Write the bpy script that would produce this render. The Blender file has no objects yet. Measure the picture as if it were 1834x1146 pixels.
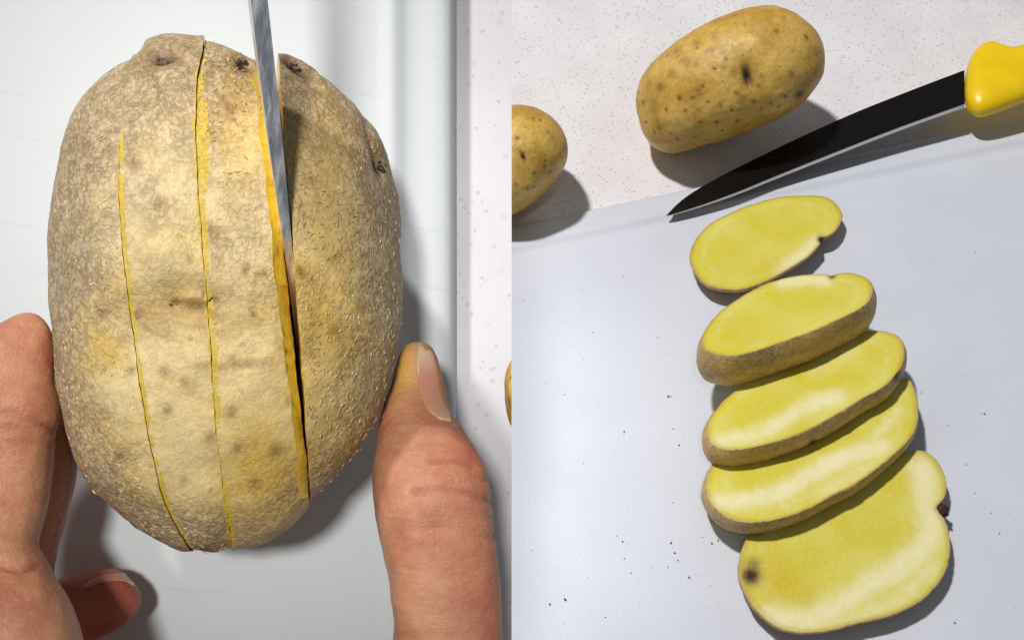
import bpy, bmesh, math, random
import numpy as np
from mathutils import Vector, Matrix, noise
from mathutils.bvhtree import BVHTree

random.seed(7)
scene = bpy.context.scene
COL = scene.collection

# ------------------------------------------------------------------ camera, world, lamps, exposure
W, H, FPX = 1834.0, 1146.0, 2214.0
TILT = math.radians(33)
CAM_D = 0.62
cam_data = bpy.data.cameras.new('camera')
cam_data.sensor_fit = 'HORIZONTAL'
cam_data.sensor_width = 36.0
cam_data.lens = 36.0 * FPX / W
cam_data.clip_start = 0.005
cam_data.clip_end = 20.0
cam = bpy.data.objects.new('camera', cam_data)
COL.objects.link(cam)
cam.location = (0, -CAM_D * math.sin(TILT), CAM_D * math.cos(TILT))
cam.rotation_euler = (TILT, 0, 0)
scene.camera = cam
CAM = Matrix.Translation(cam.location) @ Matrix.Rotation(TILT, 4, 'X')
CAMI = CAM.inverted()
CAMPOS = CAM.translation.copy()

world = bpy.data.worlds.new('World')
scene.world = world
world.use_nodes = True
bg = world.node_tree.nodes['Background']
bg.inputs[0].default_value = (0.90, 0.95, 1.0, 1)
bg.inputs[1].default_value = 0.16


def raydir(px, py):
    return (CAM.to_3x3() @ Vector(((px - W / 2) / FPX, (H / 2 - py) / FPX, -1.0)))


def on_plane(px, py, p0, n):
    d = raydir(px, py)
    t = (Vector(p0) - CAMPOS).dot(n) / d.dot(n)
    return CAMPOS + d * t


def on_z(px, py, z):
    return on_plane(px, py, (0, 0, z), Vector((0, 0, 1)))


def project(v):
    c = CAMI @ Vector(v)
    return (W / 2 + FPX * c.x / -c.z, H / 2 - FPX * c.y / -c.z)


class Frame:
    """a local frame whose z axis points back at the viewer from a point of the scene"""
    def __init__(self, px, py, depth):
        d = raydir(px, py)
        self.o = CAMPOS + d * depth
        z = -d.normalized()
        x = Vector((1, 0, 0)); x = (x - z * x.dot(z)).normalized()
        y = z.cross(x)
        m = Matrix((x, y, z)).transposed().to_4x4(); m.translation = self.o
        self.m = m; self.mi = m.inverted()
        self.eye = self.mi @ CAMPOS
        self.m3i = self.mi.to_3x3()

    def dir(self, px, py):
        return (self.m3i @ raydir(px, py)).normalized()

    def lp(self, px, py, z):
        d = self.dir(px, py)
        t = (z - self.eye.z) / d.z
        return self.eye + d * t

    def proj(self, v):
        return project(self.m @ Vector(v))


LF = Frame(400, 540, 0.21)          # the close group on the raised counter


def spot(name, pos, target, watts, cone_deg, blend, radius, color):
    l = bpy.data.lights.new(name, 'SPOT')
    l.energy = watts; l.spot_size = math.radians(cone_deg); l.spot_blend = blend
    l.shadow_soft_size = radius; l.color = color
    o = bpy.data.objects.new(name, l); COL.objects.link(o)
    o.location = pos
    o.rotation_euler = (Vector(target) - Vector(pos)).to_track_quat('-Z', 'Y').to_euler()
    return o


RC = on_z(1376, 560, 0.01)
spot('ceiling_spot', RC + Vector((-0.38, 0.22, 1.0)) * 1.9, RC, 166, 22, 0.5, 0.07, (1.0, 0.965, 0.93))
spot('ceiling_spot', LF.m @ Vector((-0.25, 0.19, 1.04)), LF.m @ Vector((0.000, -0.003, 0)), 38, 11, 0.7, 0.05, (1.0, 0.985, 0.96))

vs = scene.view_settings
vs.view_transform = 'Standard'; vs.look = 'None'; vs.exposure = 0.0; vs.gamma = 1.0
vs.use_curve_mapping = False
scene.cycles.max_bounces = 6


# ------------------------------------------------------------------ material helpers
def lin(r, g, b):
    f = lambda c: (c / 255 / 12.92) if c / 255 <= 0.04045 else ((c / 255 + 0.055) / 1.055) ** 2.4
    return (f(r), f(g), f(b), 1.0)


class NT:
    def __init__(self, name):
        self.mat = bpy.data.materials.new(name)
        self.mat.use_nodes = True
        self.t = self.mat.node_tree
        self.bsdf = self.t.nodes['Principled BSDF']
        self.tc = self.t.nodes.new('ShaderNodeTexCoord')

    def put(self, node, key, val):
        s = node.inputs[key]
        if isinstance(val, bpy.types.NodeSocket):
            self.t.links.new(val, s)
        else:
            s.default_value = val

    def obj(self):
        return self.tc.outputs['Object']

    def noise(self, scale, detail=3, rough=0.55, vec=None, dist=0.0):
        n = self.t.nodes.new('ShaderNodeTexNoise')
        self.put(n, 'Vector', vec or self.obj())
        self.put(n, 'Scale', scale); self.put(n, 'Detail', detail); self.put(n, 'Roughness', rough)
        self.put(n, 'Distortion', dist)
        return n.outputs['Fac']

    def voro(self, scale, feature='F1', vec=None, rand=1.0):
        n = self.t.nodes.new('ShaderNodeTexVoronoi')
        n.feature = feature
        self.put(n, 'Vector', vec or self.obj()); self.put(n, 'Scale', scale); self.put(n, 'Randomness', rand)
        return n

    def ramp(self, fac, a, b, lo=0.0, hi=1.0):
        n = self.t.nodes.new('ShaderNodeMapRange')
        n.interpolation_type = 'SMOOTHSTEP'
        self.put(n, 0, fac); self.put(n, 1, a); self.put(n, 2, b); self.put(n, 3, lo); self.put(n, 4, hi)
        return n.outputs[0]

    def math(self, op, a, b=0.0):
        n = self.t.nodes.new('ShaderNodeMath'); n.operation = op
        self.put(n, 0, a); self.put(n, 1, b)
        return n.outputs[0]

    def mix(self, fac, a, b, mode='MIX'):
        n = self.t.nodes.new('ShaderNodeMix'); n.data_type = 'RGBA'; n.blend_type = mode
        self.put(n, 0, fac); self.put(n, 6, a); self.put(n, 7, b)
        return n.outputs[2]

    def attr(self, name):
        n = self.t.nodes.new('ShaderNodeAttribute'); n.attribute_name = name
        return n.outputs['Fac']

    def warp(self, scale, amount):
        n = self.t.nodes.new('ShaderNodeTexNoise')
        self.put(n, 'Vector', self.obj()); self.put(n, 'Scale', scale); self.put(n, 'Detail', 2)
        m = self.t.nodes.new('ShaderNodeVectorMath'); m.operation = 'MULTIPLY_ADD'
        self.put(m, 0, n.outputs['Color']); m.inputs[1].default_value = (amount,) * 3
        self.put(m, 2, self.obj())
        return m.outputs[0]

    def bump(self, height, strength, dist, prev=None):
        n = self.t.nodes.new('ShaderNodeBump')
        self.put(n, 'Height', height); self.put(n, 'Strength', strength); self.put(n, 'Distance', dist)
        if prev: self.put(n, 'Normal', prev)
        return n.outputs[0]

    def scalexyz(self, sx, sy, sz):
        m = self.t.nodes.new('ShaderNodeMapping')
        self.put(m, 'Vector', self.obj()); m.inputs['Scale'].default_value = (sx, sy, sz)
        return m.outputs[0]

    def out(self, color=None, rough=None, normal=None, **kw):
        if color is not None: self.put(self.bsdf, 'Base Color', color)
        if rough is not None: self.put(self.bsdf, 'Roughness', rough)
        if normal is not None: self.put(self.bsdf, 'Normal', normal)
        for k, v in kw.items():
            self.put(self.bsdf, k.replace('_', ' '), v)
        return self.mat


def skin_material(name, ca, cb, flake, flake_scale, spots, rough, flesh, spot_col=(88, 58, 30), big=45, sscale=150):
    m = NT(name)
    n1 = m.noise(big, 4, 0.6)
    col = m.mix(m.ramp(n1, 0.38, 0.64), ca, cb)
    n2 = m.noise(420, 4, 0.65)
    col = m.mix(m.ramp(n2, 0.35, 0.7, 0.0, 0.32 - 0.17 * flake), col, lin(128, 96, 50))
    # corky freckles
    v = m.voro(sscale)
    gate = m.ramp(m.math('FRACT', m.math('MULTIPLY', v.outputs['Color'], 7.31)), 0.62, 0.72)
    sp = m.math('MULTIPLY', m.ramp(v.outputs['Distance'], 0.10, 0.24, 1.0, 0.0), gate)
    col = m.mix(m.math('MULTIPLY', sp, spots), col, lin(*spot_col))
    v2 = m.voro(420)
    gate2 = m.ramp(m.math('FRACT', m.math('MULTIPLY', v2.outputs['Color'], 5.13)), 0.80, 0.86)
    sp2 = m.math('MULTIPLY', m.ramp(v2.outputs['Distance'], 0.14, 0.26, 1.0, 0.0), gate2)
    col = m.mix(m.math('MULTIPLY', sp2, spots), col, lin(70, 44, 22))
    # netted skin: small domed scales with tan joints, and short curled pale flecks
    vc = m.voro(flake_scale, 'F1', m.warp(600, 0.0016))
    cell = vc.outputs['Distance']
    nf = m.noise(flake_scale * 0.55, 1.0, 0.5, None, 1.0)
    mask = m.ramp(n2, 0.46, 0.58)
    net = m.ramp(m.math('ADD', n1, m.math('MULTIPLY', m.attr('rough_or_shaded'), 0.5)), 0.42, 0.85, 0.3, 1.0)
    fl = m.math('MULTIPLY', m.ramp(m.math('ABSOLUTE', m.math('SUBTRACT', nf, 0.50)), 0.0, 0.028, 1.0, 0.0), m.math('MULTIPLY', mask, net))
    joint = m.math('MULTIPLY', m.ramp(cell, 0.42, 0.72), net)
    # greyer, duller skin where it is rough or has shade painted in
    col = m.mix(m.math('MULTIPLY', m.attr('rough_or_shaded'), 0.8), col, m.mix(m.ramp(n2, 0.36, 0.62), lin(190, 170, 146), lin(142, 120, 94)))
    pale_cell = m.math('MULTIPLY', m.ramp(cell, 0.08, 0.38, 1.0, 0.0), m.math('MULTIPLY', net, m.ramp(vc.outputs['Color'], 0.35, 0.8)))
    col = m.mix(m.math('MULTIPLY', pale_cell, 0.30 * flake), col, lin(226, 208, 172))
    col = m.mix(m.math('MULTIPLY', joint, 0.38 * flake), col, lin(118, 92, 58))
    col = m.mix(m.math('MULTIPLY', fl, 0.62 * flake), col, lin(242, 232, 202))
    col = m.mix(m.attr('ochre'), col, m.mix(n2, lin(214, 176, 76), lin(190, 146, 56)))
    col = m.mix(m.attr('brown'), col, lin(124, 78, 36))
    col = m.mix(m.attr('dark'), col, lin(38, 24, 14))
    pn = m.math('ADD', m.attr('peel'), m.math('MULTIPLY', m.math('SUBTRACT', m.noise(420, 3), 0.5), 0.9))
    peel = m.ramp(pn, 0.45, 0.62)
    col = m.mix(peel, col, flesh)
    h = m.math('ADD', m.math('MULTIPLY', n2, 0.9), m.math('MULTIPLY', m.math('SUBTRACT', m.math('MULTIPLY', fl, 1.5), m.math('MULTIPLY', joint, 0.6)), 0.6 * flake + 0.02))
    nb = m.bump(h, 0.40 + 0.08 * flake, 0.0006)
    return m.out(col, rough, nb, Specular_IOR_Level=0.42)


def flesh_material(name, base, pale, second=(214, 204, 96)):
    m = NT(name)
    col = m.mix(m.ramp(m.noise(45, 2, 0.5), 0.3, 0.7), base, lin(*second))
    nz = m.noise(500, 3)
    col = m.mix(m.ramp(nz, 0.45, 0.75, 0.0, 0.14), col, lin(218, 206, 104))
    pa = m.math('ADD', m.attr('pale'), m.math('MULTIPLY', m.math('SUBTRACT', m.noise(150, 4, 0.7), 0.5), 0.9))
    col = m.mix(m.ramp(pa, 0.0, 1.3, 0.0, 0.95), col, pale)
    col = m.mix(m.attr('gold'), col, lin(206, 168, 26))
    col = m.mix(m.attr('brown'), col, lin(120, 76, 30))
    col = m.mix(m.attr('dark'), col, lin(54, 32, 18))
    nb = m.bump(m.noise(600, 4, 0.7), 0.42, 0.0005)
    return m.out(col, m.ramp(nz, 0.35, 0.7, 0.16, 0.42), nb, Specular_IOR_Level=0.5)


FLESH = flesh_material('potato_flesh', lin(208, 196, 64), lin(234, 228, 184))
CUTFLESH = flesh_material('potato_cut_flesh', lin(238, 190, 40), lin(240, 210, 110), (240, 198, 60))
SKIN_CLOSE = skin_material('potato_skin_netted', lin(232, 208, 150), lin(214, 178, 92), 1.0, 1250, 0.30, 0.5, lin(206, 176, 72))
SKIN_WHOLE = skin_material('potato_skin_smooth', lin(216, 180, 92), lin(192, 150, 60), 0.10, 520, 0.62, 0.46, lin(200, 160, 40), (120, 76, 30))
SKIN_SLICE = skin_material('potato_skin_slice', lin(212, 178, 110), lin(188, 148, 84), 0.9, 600, 0.85, 0.5, lin(190, 150, 50), (80, 50, 24), 110, 300)


def quartz(name, kk):
    m = NT(name)
    col = m.mix(m.ramp(m.noise(25, 4), 0.3, 0.7), lin(226, 224, 227), lin(217, 214, 218))
    wv = m.warp(700, 0.0015)
    for sc, lo, c, k in ((330, 0.84, (182, 174, 170), 0.45), (620, 0.70, (150, 138, 132), 0.85), (230, 0.95, (150, 138, 132), 0.4)):
        v = m.voro(sc, vec=wv)
        g = m.ramp(m.math('FRACT', m.math('MULTIPLY', v.outputs['Color'], 9.7)), lo, lo + 0.04)
        s = m.math('MULTIPLY', m.ramp(v.outputs['Distance'], 0.16, 0.34, 1.0, 0.0), g)
        col = m.mix(m.math('MULTIPLY', s, k * kk), col, lin(*c))
    return m.out(col, 0.32, m.bump(m.noise(900, 2), 0.06, 0.0003), Specular_IOR_Level=0.45)


def board_mat(name, dot, base):
    m = NT(name)
    col = m.mix(m.ramp(m.noise(18, 3), 0.3, 0.7), base, [min(1, c * 1.06) for c in base])
    big = m.noise(240, 5, 0.7)
    col = m.mix(m.ramp(big, 0.66, 0.74, 0.0, 0.12), col, lin(168, 168, 172))
    sc = m.noise(30, 4, 0.6, m.scalexyz(1.0, 26.0, 1.0))
    col = m.mix(m.ramp(sc, 0.60, 0.70, 0.0, 0.20), col, lin(182, 184, 192))
    v = m.voro(430, rand=0.22)
    h = m.math('ADD', m.math('MULTIPLY', m.ramp(v.outputs['Distance'], 0.1, 0.5, 1.0, 0.0), dot), m.math('MULTIPLY', sc, 0.35))
    return m.out(col, 0.52, m.bump(h, 0.10, 0.0005), Specular_IOR_Level=0.35)


def steel(name, c, rough, metal=1.0, aniso_scale=(3.0, 500.0, 3.0)):
    m = NT(name)
    n = m.noise(60, 4, 0.7, m.scalexyz(*aniso_scale))
    n2 = m.noise(700, 3, 0.7)
    col = m.mix(m.ramp(n, 0.35, 0.7), lin(*c), lin(*[min(255, int(q * 1.25)) for q in c]))
    col = m.mix(m.ramp(n2, 0.60, 0.72, 0, 0.35), col, lin(*[min(255, int(q * 1.8)) for q in c]))
    return m.out(col, m.ramp(n, 0.3, 0.7, rough * 0.8, rough * 1.25), m.bump(n, 0.08, 0.0002), Metallic=metal)


def yellow_handle():
    m = NT('yellow_handle_plastic')
    col = m.mix(m.ramp(m.noise(60, 3), 0.3, 0.7), lin(236, 200, 6), lin(228, 190, 4))
    nb = m.bump(m.noise(1500, 2), 0.10, 0.0002)
    return m.out(col, 0.36, nb, Subsurface_Weight=0.05, Subsurface_Scale=0.003)


def hand_skin():
    m = NT('hand_skin')
    col = m.mix(m.ramp(m.noise(70, 4, 0.6), 0.35, 0.68), lin(212, 154, 118), lin(186, 116, 90))
    col = m.mix(m.ramp(m.noise(600, 3, 0.7), 0.5, 0.72, 0, 0.25), col, lin(228, 176, 140))
    col = m.mix(m.attr('red_or_shade'), col, lin(166, 66, 56))
    col = m.mix(m.attr('gold'), col, lin(222, 172, 82))
    hh = m.math('ADD', m.noise(420, 5, 0.75, m.scalexyz(0.6, 2.0, 0.6)), m.math('MULTIPLY', m.noise(1900, 2), 0.35))
    nb = m.bump(hh, 0.5, 0.0008)
    mat = m.out(col, 0.45, nb, Subsurface_Weight=0.3, Subsurface_Scale=0.003)
    m.bsdf.inputs['Subsurface Radius'].default_value = (1.0, 0.35, 0.2)
    return mat


def nail_mat():
    m = NT('fingernail')
    col = m.mix(m.attr('pale'), lin(204, 142, 116), lin(226, 190, 158))
    return m.out(col, 0.3, m.bump(m.noise(200, 2, 0.5, m.scalexyz(6, 0.5, 1)), 0.1, 0.0003), Subsurface_Weight=0.3, Subsurface_Scale=0.002)


QUARTZ, BOARD, HAND, NAIL, YELLOW = quartz('speckled_quartz', 1.0), board_mat('white_board_plastic', 0.9, lin(199, 203, 214)), hand_skin(), nail_mat(), yellow_handle()
BOARD_SMOOTH = board_mat('smooth_board_plastic', 0.0, lin(206, 211, 213))
STEEL = steel('brushed_steel', (208, 213, 224), 0.5, 1.0, (14.0, 2.0, 3.0))
STEEL_DARK_REFLECTION = steel('dark_reflection_steel', (40, 36, 37), 0.28, 0.85, (2.0, 90.0, 2.0))  # the blade's dark reflection is put into its base colour
STEEL_SPINE = steel('bright_spine_steel', (186, 184, 182), 0.38)
CRUMB = NT('dark_crumb').out(lin(82, 66, 52), 0.8)


# ------------------------------------------------------------------ mesh helpers
def mesh_obj(name, verts, faces, mats, parent=None, matrix=None, attrs=None, mat_idx=None, smooth=True):
    me = bpy.data.meshes.new(name)
    me.from_pydata([tuple(v) for v in verts], [], [tuple(f) for f in faces])
    for m in (mats if isinstance(mats, (list, tuple)) else [mats]): me.materials.append(m)
    if mat_idx is not None: me.polygons.foreach_set('material_index', np.asarray(mat_idx, dtype=np.int32))
    me.polygons.foreach_set('use_smooth', np.full(len(me.polygons), smooth))
    for k, a in (attrs or {}).items():
        at = me.attributes.new(k, 'FLOAT', 'POINT')
        at.data.foreach_set('value', np.asarray(a, dtype=np.float32))
    me.update()
    o = bpy.data.objects.new(name, me); COL.objects.link(o)
    if parent is not None: o.parent = parent
    elif matrix is not None: o.matrix_world = matrix
    return o


def thing(name, label, cat, matrix, group=None):
    o = bpy.data.objects.new(name, None); COL.objects.link(o)
    o.empty_display_size = 0.01
    o.matrix_world = matrix
    tag(o, label, cat, group)
    return o


def tag(o, label, cat, group=None):
    o['label'] = label; o['category'] = cat
    if group: o['group'] = group
    return o


def catmull(pts, n, closed=True):
    P = np.array(pts, float); k = len(P)
    if closed:
        Q = np.vstack([P[-1], P, P[0], P[1]]); segs = k
    else:
        Q = np.vstack([2 * P[0] - P[1], P, 2 * P[-1] - P[-2]]); segs = k - 1
    # dense, then resample to even arc length
    out = []
    for i in range(segs):
        p0, p1, p2, p3 = Q[i], Q[i + 1], Q[i + 2], Q[i + 3]
        for t in np.linspace(0, 1, 12, endpoint=False):
            out.append(0.5 * ((2 * p1) + (-p0 + p2) * t + (2 * p0 - 5 * p1 + 4 * p2 - p3) * t * t + (-p0 + 3 * p1 - 3 * p2 + p3) * t ** 3))
    if not closed: out.append(Q[-2])
    out = np.array(out)
    loop = np.vstack([out, out[0]]) if closed else out
    s = np.concatenate([[0], np.cumsum(np.linalg.norm(np.diff(loop, axis=0), axis=1))])
    u = np.linspace(0, s[-1], n, endpoint=not closed)
    return np.stack([np.interp(u, s, loop[:, j]) for j in range(P.shape[1])], 1)


def icosphere(sub):
    bm = bmesh.new(); bmesh.ops.create_icosphere(bm, subdivisions=sub, radius=1.0)
    v = np.array([x.co[:] for x in bm.verts]); f = [[q.index for q in p.verts] for p in bm.faces]
    bm.free()
    return v, f


def fbm(v, scale, seed, oct=3):
    o = Vector((seed * 3.7, seed * 1.3, seed * 5.1))
    return np.array([noise.fractal(Vector(p) * scale + o, 0.9, 2.0, oct) for p in v])


def potato_surface(outline, hh, p, sub, lumps):
    """solid whose waist follows an outline; outline is (n,2) round the origin"""
    d, faces = icosphere(sub)
    ang = np.arctan2(outline[:, 1], outline[:, 0]); rad = np.hypot(outline[:, 0], outline[:, 1])
    o = np.argsort(ang); ang, rad = ang[o], rad[o]
    A = np.concatenate([ang - 2 * np.pi, ang, ang + 2 * np.pi]); Rr = np.tile(rad, 3)
    phi = np.arctan2(d[:, 1], d[:, 0]); R = np.interp(phi, A, Rr)
    rho = np.hypot(d[:, 0], d[:, 1]); dz = d[:, 2]
    # ease the radius towards its mean near the poles so that no creases run over the top
    mean = rad.mean(); asp = np.interp(phi, A, np.convolve(Rr, np.ones(41) / 41, 'same'))
    blend = np.clip((rho - 0.35) / 0.5, 0, 1); blend = blend * blend * (3 - 2 * blend)
    R = asp * (1 - blend) + R * blend
    k = (rho ** p + np.abs(dz) ** p) ** (-1.0 / p)
    v = np.stack([R * d[:, 0] * k, R * d[:, 1] * k, hh * dz * k], 1)
    n = d / np.array([mean, mean, hh]); n /= np.linalg.norm(n, axis=1)[:, None]
    for amp, scale, seed in lumps:
        v += n * (fbm(v, scale, seed) * amp)[:, None]
    return v, faces, n


def hit(bvh, fr, px, py):
    loc, nor, i, dist = bvh.ray_cast(fr.eye, fr.dir(px, py))
    return None if loc is None else np.array(loc)


def dent(v, n, fr, bvh, attrs, px, py, rx, ry, rot, depth, dark, brown, ridge=0.0):
    """an eye or blemish: a shallow hollow with its own dark and brown skin; sizes in metres"""
    c = hit(bvh, fr, px, py)
    if c is None: return
    rel = v - c
    ca, sa = math.cos(rot), math.sin(rot)
    a = (rel[:, 0] * ca + rel[:, 1] * sa) / rx
    b = (-rel[:, 0] * sa + rel[:, 1] * ca) / ry
    near = np.exp(-(rel[:, 2] / (3.5 * max(rx, ry))) ** 2)
    q = a * a + b * b
    g = np.exp(-q) * near
    v -= n * (g * depth)[:, None]
    if ridge: v += n * (np.exp(-((np.sqrt(q) - 1.7) / 0.55) ** 2) * near * ridge * np.clip(b, -1, 1))[:, None]
    attrs['dark'][:] = np.maximum(attrs['dark'], np.clip(g * 1.35 - 0.25, 0, 1) * dark)
    gb = np.exp(-q / 3.0) * near
    attrs['brown'][:] = np.maximum(attrs['brown'], gb * brown)


def new_attrs(n):
    return {k: np.zeros(n) for k in ('dark', 'brown', 'peel', 'rough_or_shaded', 'ochre')}


# ------------------------------------------------------------------ setting: lower counter and board (right)
def bm_obj(name, bm, mats, parent=None, matrix=None, smooth=False):
    me = bpy.data.meshes.new(name); bm.to_mesh(me); bm.free()
    for m in (mats if isinstance(mats, (list, tuple)) else [mats]): me.materials.append(m)
    me.polygons.foreach_set('use_smooth', np.full(len(me.polygons), smooth))
    o = bpy.data.objects.new(name, me); COL.objects.link(o)
    if parent is not None: o.parent = parent
    elif matrix is not None: o.matrix_world = matrix
    return o


def box_bm(lo, hi):
    bm = bmesh.new()
    c = [bm.verts.new((x, y, z)) for x in (lo[0], hi[0]) for y in (lo[1], hi[1]) for z in (lo[2], hi[2])]
    for f in ((0, 1, 3, 2), (4, 6, 7, 5), (0, 4, 5, 1), (2, 3, 7, 6), (0, 2, 6, 4), (1, 5, 7, 3)):
        bm.faces.new([c[i] for i in f])
    bmesh.ops.recalc_face_normals(bm, faces=bm.faces)
    return bm


ct = bm_obj('countertop', box_bm((-0.35, -0.6, -0.03), (0.6, 0.65, 0.0)), QUARTZ)
ct['kind'] = 'structure'

BZ = 0.009
e0, e1 = on_z(918, 404, 0.004), on_z(1834, 212, 0.004)
ex = (e1 - e0).normalized(); eq = Vector((ex.y, -ex.x, 0))
if eq.y > 0: eq = -eq
prof = [(0.6, 0.2), (0.0, 1.2), (0.2, 3.0), (1.0, 4.6), (2.6, 5.6), (6, 6.5), (10, 7.4), (12.5, 8.2), (14.5, 8.9), (16.5, 9.2), (18.0, 8.8), (19.5, 7.9), (21.5, 7.6), (24, 8.0), (26, 8.7), (28, 8.95), (30, 9.0), (45, 9.0), (80, 9.0), (130, 9.0), (200, 9.0), (330, 9.0)]


def extrude_profile(name, pts, us, place, mat, under):
    """pts: 2-D profile; us: stations along the length; place(q, z, u) -> position"""
    P = catmull(pts, 160, False)
    verts, faces = [], []
    n = len(P)
    for u in us:
        for q, z in P: verts.append(place(q, z, u))
        verts.append(place(P[-1][0], under, u)); verts.append(place(P[0][0] + (0.4 if P[-1][0] > P[0][0] else -0.4), under, u))
    m = n + 2
    for i in range(len(us) - 1):
        for j in range(m):
            a, b = i * m + j, i * m + (j + 1) % m
            faces.append((a, b, b + m, a + m))
    faces.append(tuple(range(m))); faces.append(tuple((len(us) - 1) * m + j for j in range(m - 1, -1, -1)))
    o = mesh_obj(name, verts, faces, mat)
    bm = bmesh.new(); bm.from_mesh(o.data); bmesh.ops.recalc_face_normals(bm, faces=bm.faces)
    for f in bm.faces:
        if len(f.verts) > 4: f.smooth = False
    for e in bm.edges:
        if e.calc_face_angle(0) > 0.9: e.smooth = False
    bm.to_mesh(o.data); bm.free()
    return o


bd = extrude_profile('cutting_board', prof, np.linspace(-0.17, 0.46, 12),
                     lambda q, z, u: e0 + ex * u + eq * (q / 1000) + Vector((0, 0, z / 1000 - 0.004)) * 1.0, BOARD, 0.15)
tag(bd, 'large white plastic cutting board under the row of potato slices', 'cutting board')

# ------------------------------------------------------------------ setting: raised counter and board (left)
LB = -0.0285            # top of the upper board, in LF
SEAM = -0.00008
bm = box_bm((-0.22, -0.17, LB - 0.026), (0.30, 0.09, LB - 0.0075))
bm.transform(LF.m)
g = bmesh.ops.bisect_plane(bm, geom=bm.verts[:] + bm.edges[:] + bm.faces[:], plane_co=(SEAM, 0, 0), plane_no=(1, 0, 0), clear_outer=True)
bmesh.ops.holes_fill(bm, edges=[e for e in bm.edges if e.is_boundary])
bmesh.ops.recalc_face_normals(bm, faces=bm.faces)
up = bm_obj('raised_countertop', bm, quartz('pale_quartz', 0.35))
up['kind'] = 'structure'


def lx(px): return LF.lp(px, 540, LB).x


lprof = [(lx(829), LB - 0.0072), (lx(827), LB - 0.0062), (lx(822), LB - 0.0042), (lx(814), LB - 0.0024), (lx(804), LB - 0.0016), (lx(790), LB - 0.0013), (lx(770), LB - 0.0013), (lx(745), LB - 0.0013), (lx(725), LB - 0.0009),
         (lx(714), LB - 0.0001), (lx(706), LB + 0.0005), (lx(698), LB + 0.0003), (lx(688), LB + 0.0), (lx(670), LB), (lx(600), LB), (lx(300), LB), (lx(-200), LB), (-0.20, LB)]
lb = extrude_profile('cutting_board', lprof, np.linspace(-0.16, 0.085, 8), lambda q, z, u: LF.m @ Vector((q, u, z)), BOARD_SMOOTH, LB - 0.0073)
tag(lb, 'white plastic cutting board with raised lip under the hand and scored potato', 'cutting board')

# ------------------------------------------------------------------ close potato, scored into slices
OUT_L = [(248, 98), (262, 74), (305, 63), (345, 66), (370, 68), (405, 78), (440, 95), (470, 105), (500, 98), (540, 118), (575, 136), (612, 162), (650, 200), (688, 255), (710, 330), (721, 400), (723, 500), (718, 600), (702, 690), (668, 770),
         (620, 838), (567, 897), (520, 947), (470, 976), (415, 986), (372, 1002), (335, 998), (270, 970), (208, 925), (155, 870), (124, 800), (105, 700), (95, 620), (88, 500), (91, 400), (106, 285), (136, 192), (182, 137)]
ol = catmull([tuple(LF.lp(x, y, 0.007)[:2]) for x, y in OUT_L], 360)
pv, pf, pn = potato_surface(ol, 0.0275, 2.45, 7, [(0.0009, 45, 1), (0.00022, 170, 2), (0.00008, 700, 5)])
pa = new_attrs(len(pv))
pb = BVHTree.FromPolygons([tuple(v) for v in pv], pf)
mm = 0.001
for d in [(290, 107, 2.4 * mm, 0.9 * mm, 0.1, 1.6 * mm, 0.9, 0.5, 0.9 * mm), (435, 113, 1.3 * mm, 0.9 * mm, -0.5, 1.2 * mm, 1.0, 0.5, 0.5 * mm), (528, 122, 2.8 * mm, 0.8 * mm, -0.75, 1.6 * mm, 1.0, 0.5, 0.9 * mm),
          (680, 298, 1.0 * mm, 1.7 * mm, 0.1, 1.5 * mm, 0.95, 0.35, 0.0), (668, 255, 0.9 * mm, 5 * mm, 0.18, 0.9 * mm, 0.0, 0.15, 0.0), (312, 546, 1.0 * mm, 0.7 * mm, 0, 0.5 * mm, 0.45, 0.4, 0.0),
          (350, 556, 1.6 * mm, 0.9 * mm, -0.2, 0.9 * mm, 0.40, 0.35, 0.5 * mm), (330, 552, 5.5 * mm, 3.2 * mm, 0.0, 0.7 * mm, 0.0, 0.30, 0.5 * mm), (376, 534, 1.0 * mm, 0.6 * mm, 0, 0.3 * mm, 0.3, 0.7, 0.0),
          (355, 995, 2.6 * mm, 1.6 * mm, 0.4, 0.8 * mm, 0.8, 0.8, 0.0), (430, 652, 5.0 * mm, 0.45 * mm, 0.12, 0.4 * mm, 0.15, 0.35, 0.0), (340, 590, 4.0 * mm, 0.4 * mm, -0.1, 0.35 * mm, 0.0, 0.4, 0.0)]:
    dent(pv, pn, LF, pb, pa, *d)
for x, y, r in [(283, 372, .8), (295, 670, .7), (300, 740, .7), (415, 735, .8), (440, 480, .6), (470, 487, .8), (540, 495, .8), (245, 570, .9), (415, 638, .5), (378, 790, .8), (495, 803, .7), (425, 800, .6), (235, 665, .6), (385, 410, .9), (330, 690, .5),
                (215, 815, .6), (560, 330, .6), (600, 470, .6), (600, 600, .6), (455, 560, .5), (520, 715, .6), (180, 560, .6), (340, 470, .5), (455, 860, .6), (410, 190, .8), (240, 300, .8), (560, 640, .5), (330, 865, .5)]:
    dent(pv, pn, LF, pb, pa, x, y, r * mm, r * mm * random.uniform(.6, 1), random.random() * 3, 0.10 * mm, 0.22, 0.55)

# rough grey skin hugs the rim; the upper half's shade is painted in
rr = np.hypot(pv[:, 0] / 0.030, pv[:, 1] / 0.044)
upper = np.clip(pv[:, 1] / 0.044 * 0.55 + 0.15, 0, 0.6) * np.clip(1.2 - np.abs(pv[:, 0] + 0.006) / 0.03 * 0.3, 0, 1)
lf_side = np.clip((-pv[:, 0] - 0.012) / 0.016, 0, 1) * 0.7
pa['rough_or_shaded'][:] = np.clip(0.06 + np.clip((rr - 0.60) / 0.38, 0, 0.95) + upper + lf_side + 0.5 * fbm(pv, 120, 9), 0, 1)


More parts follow.
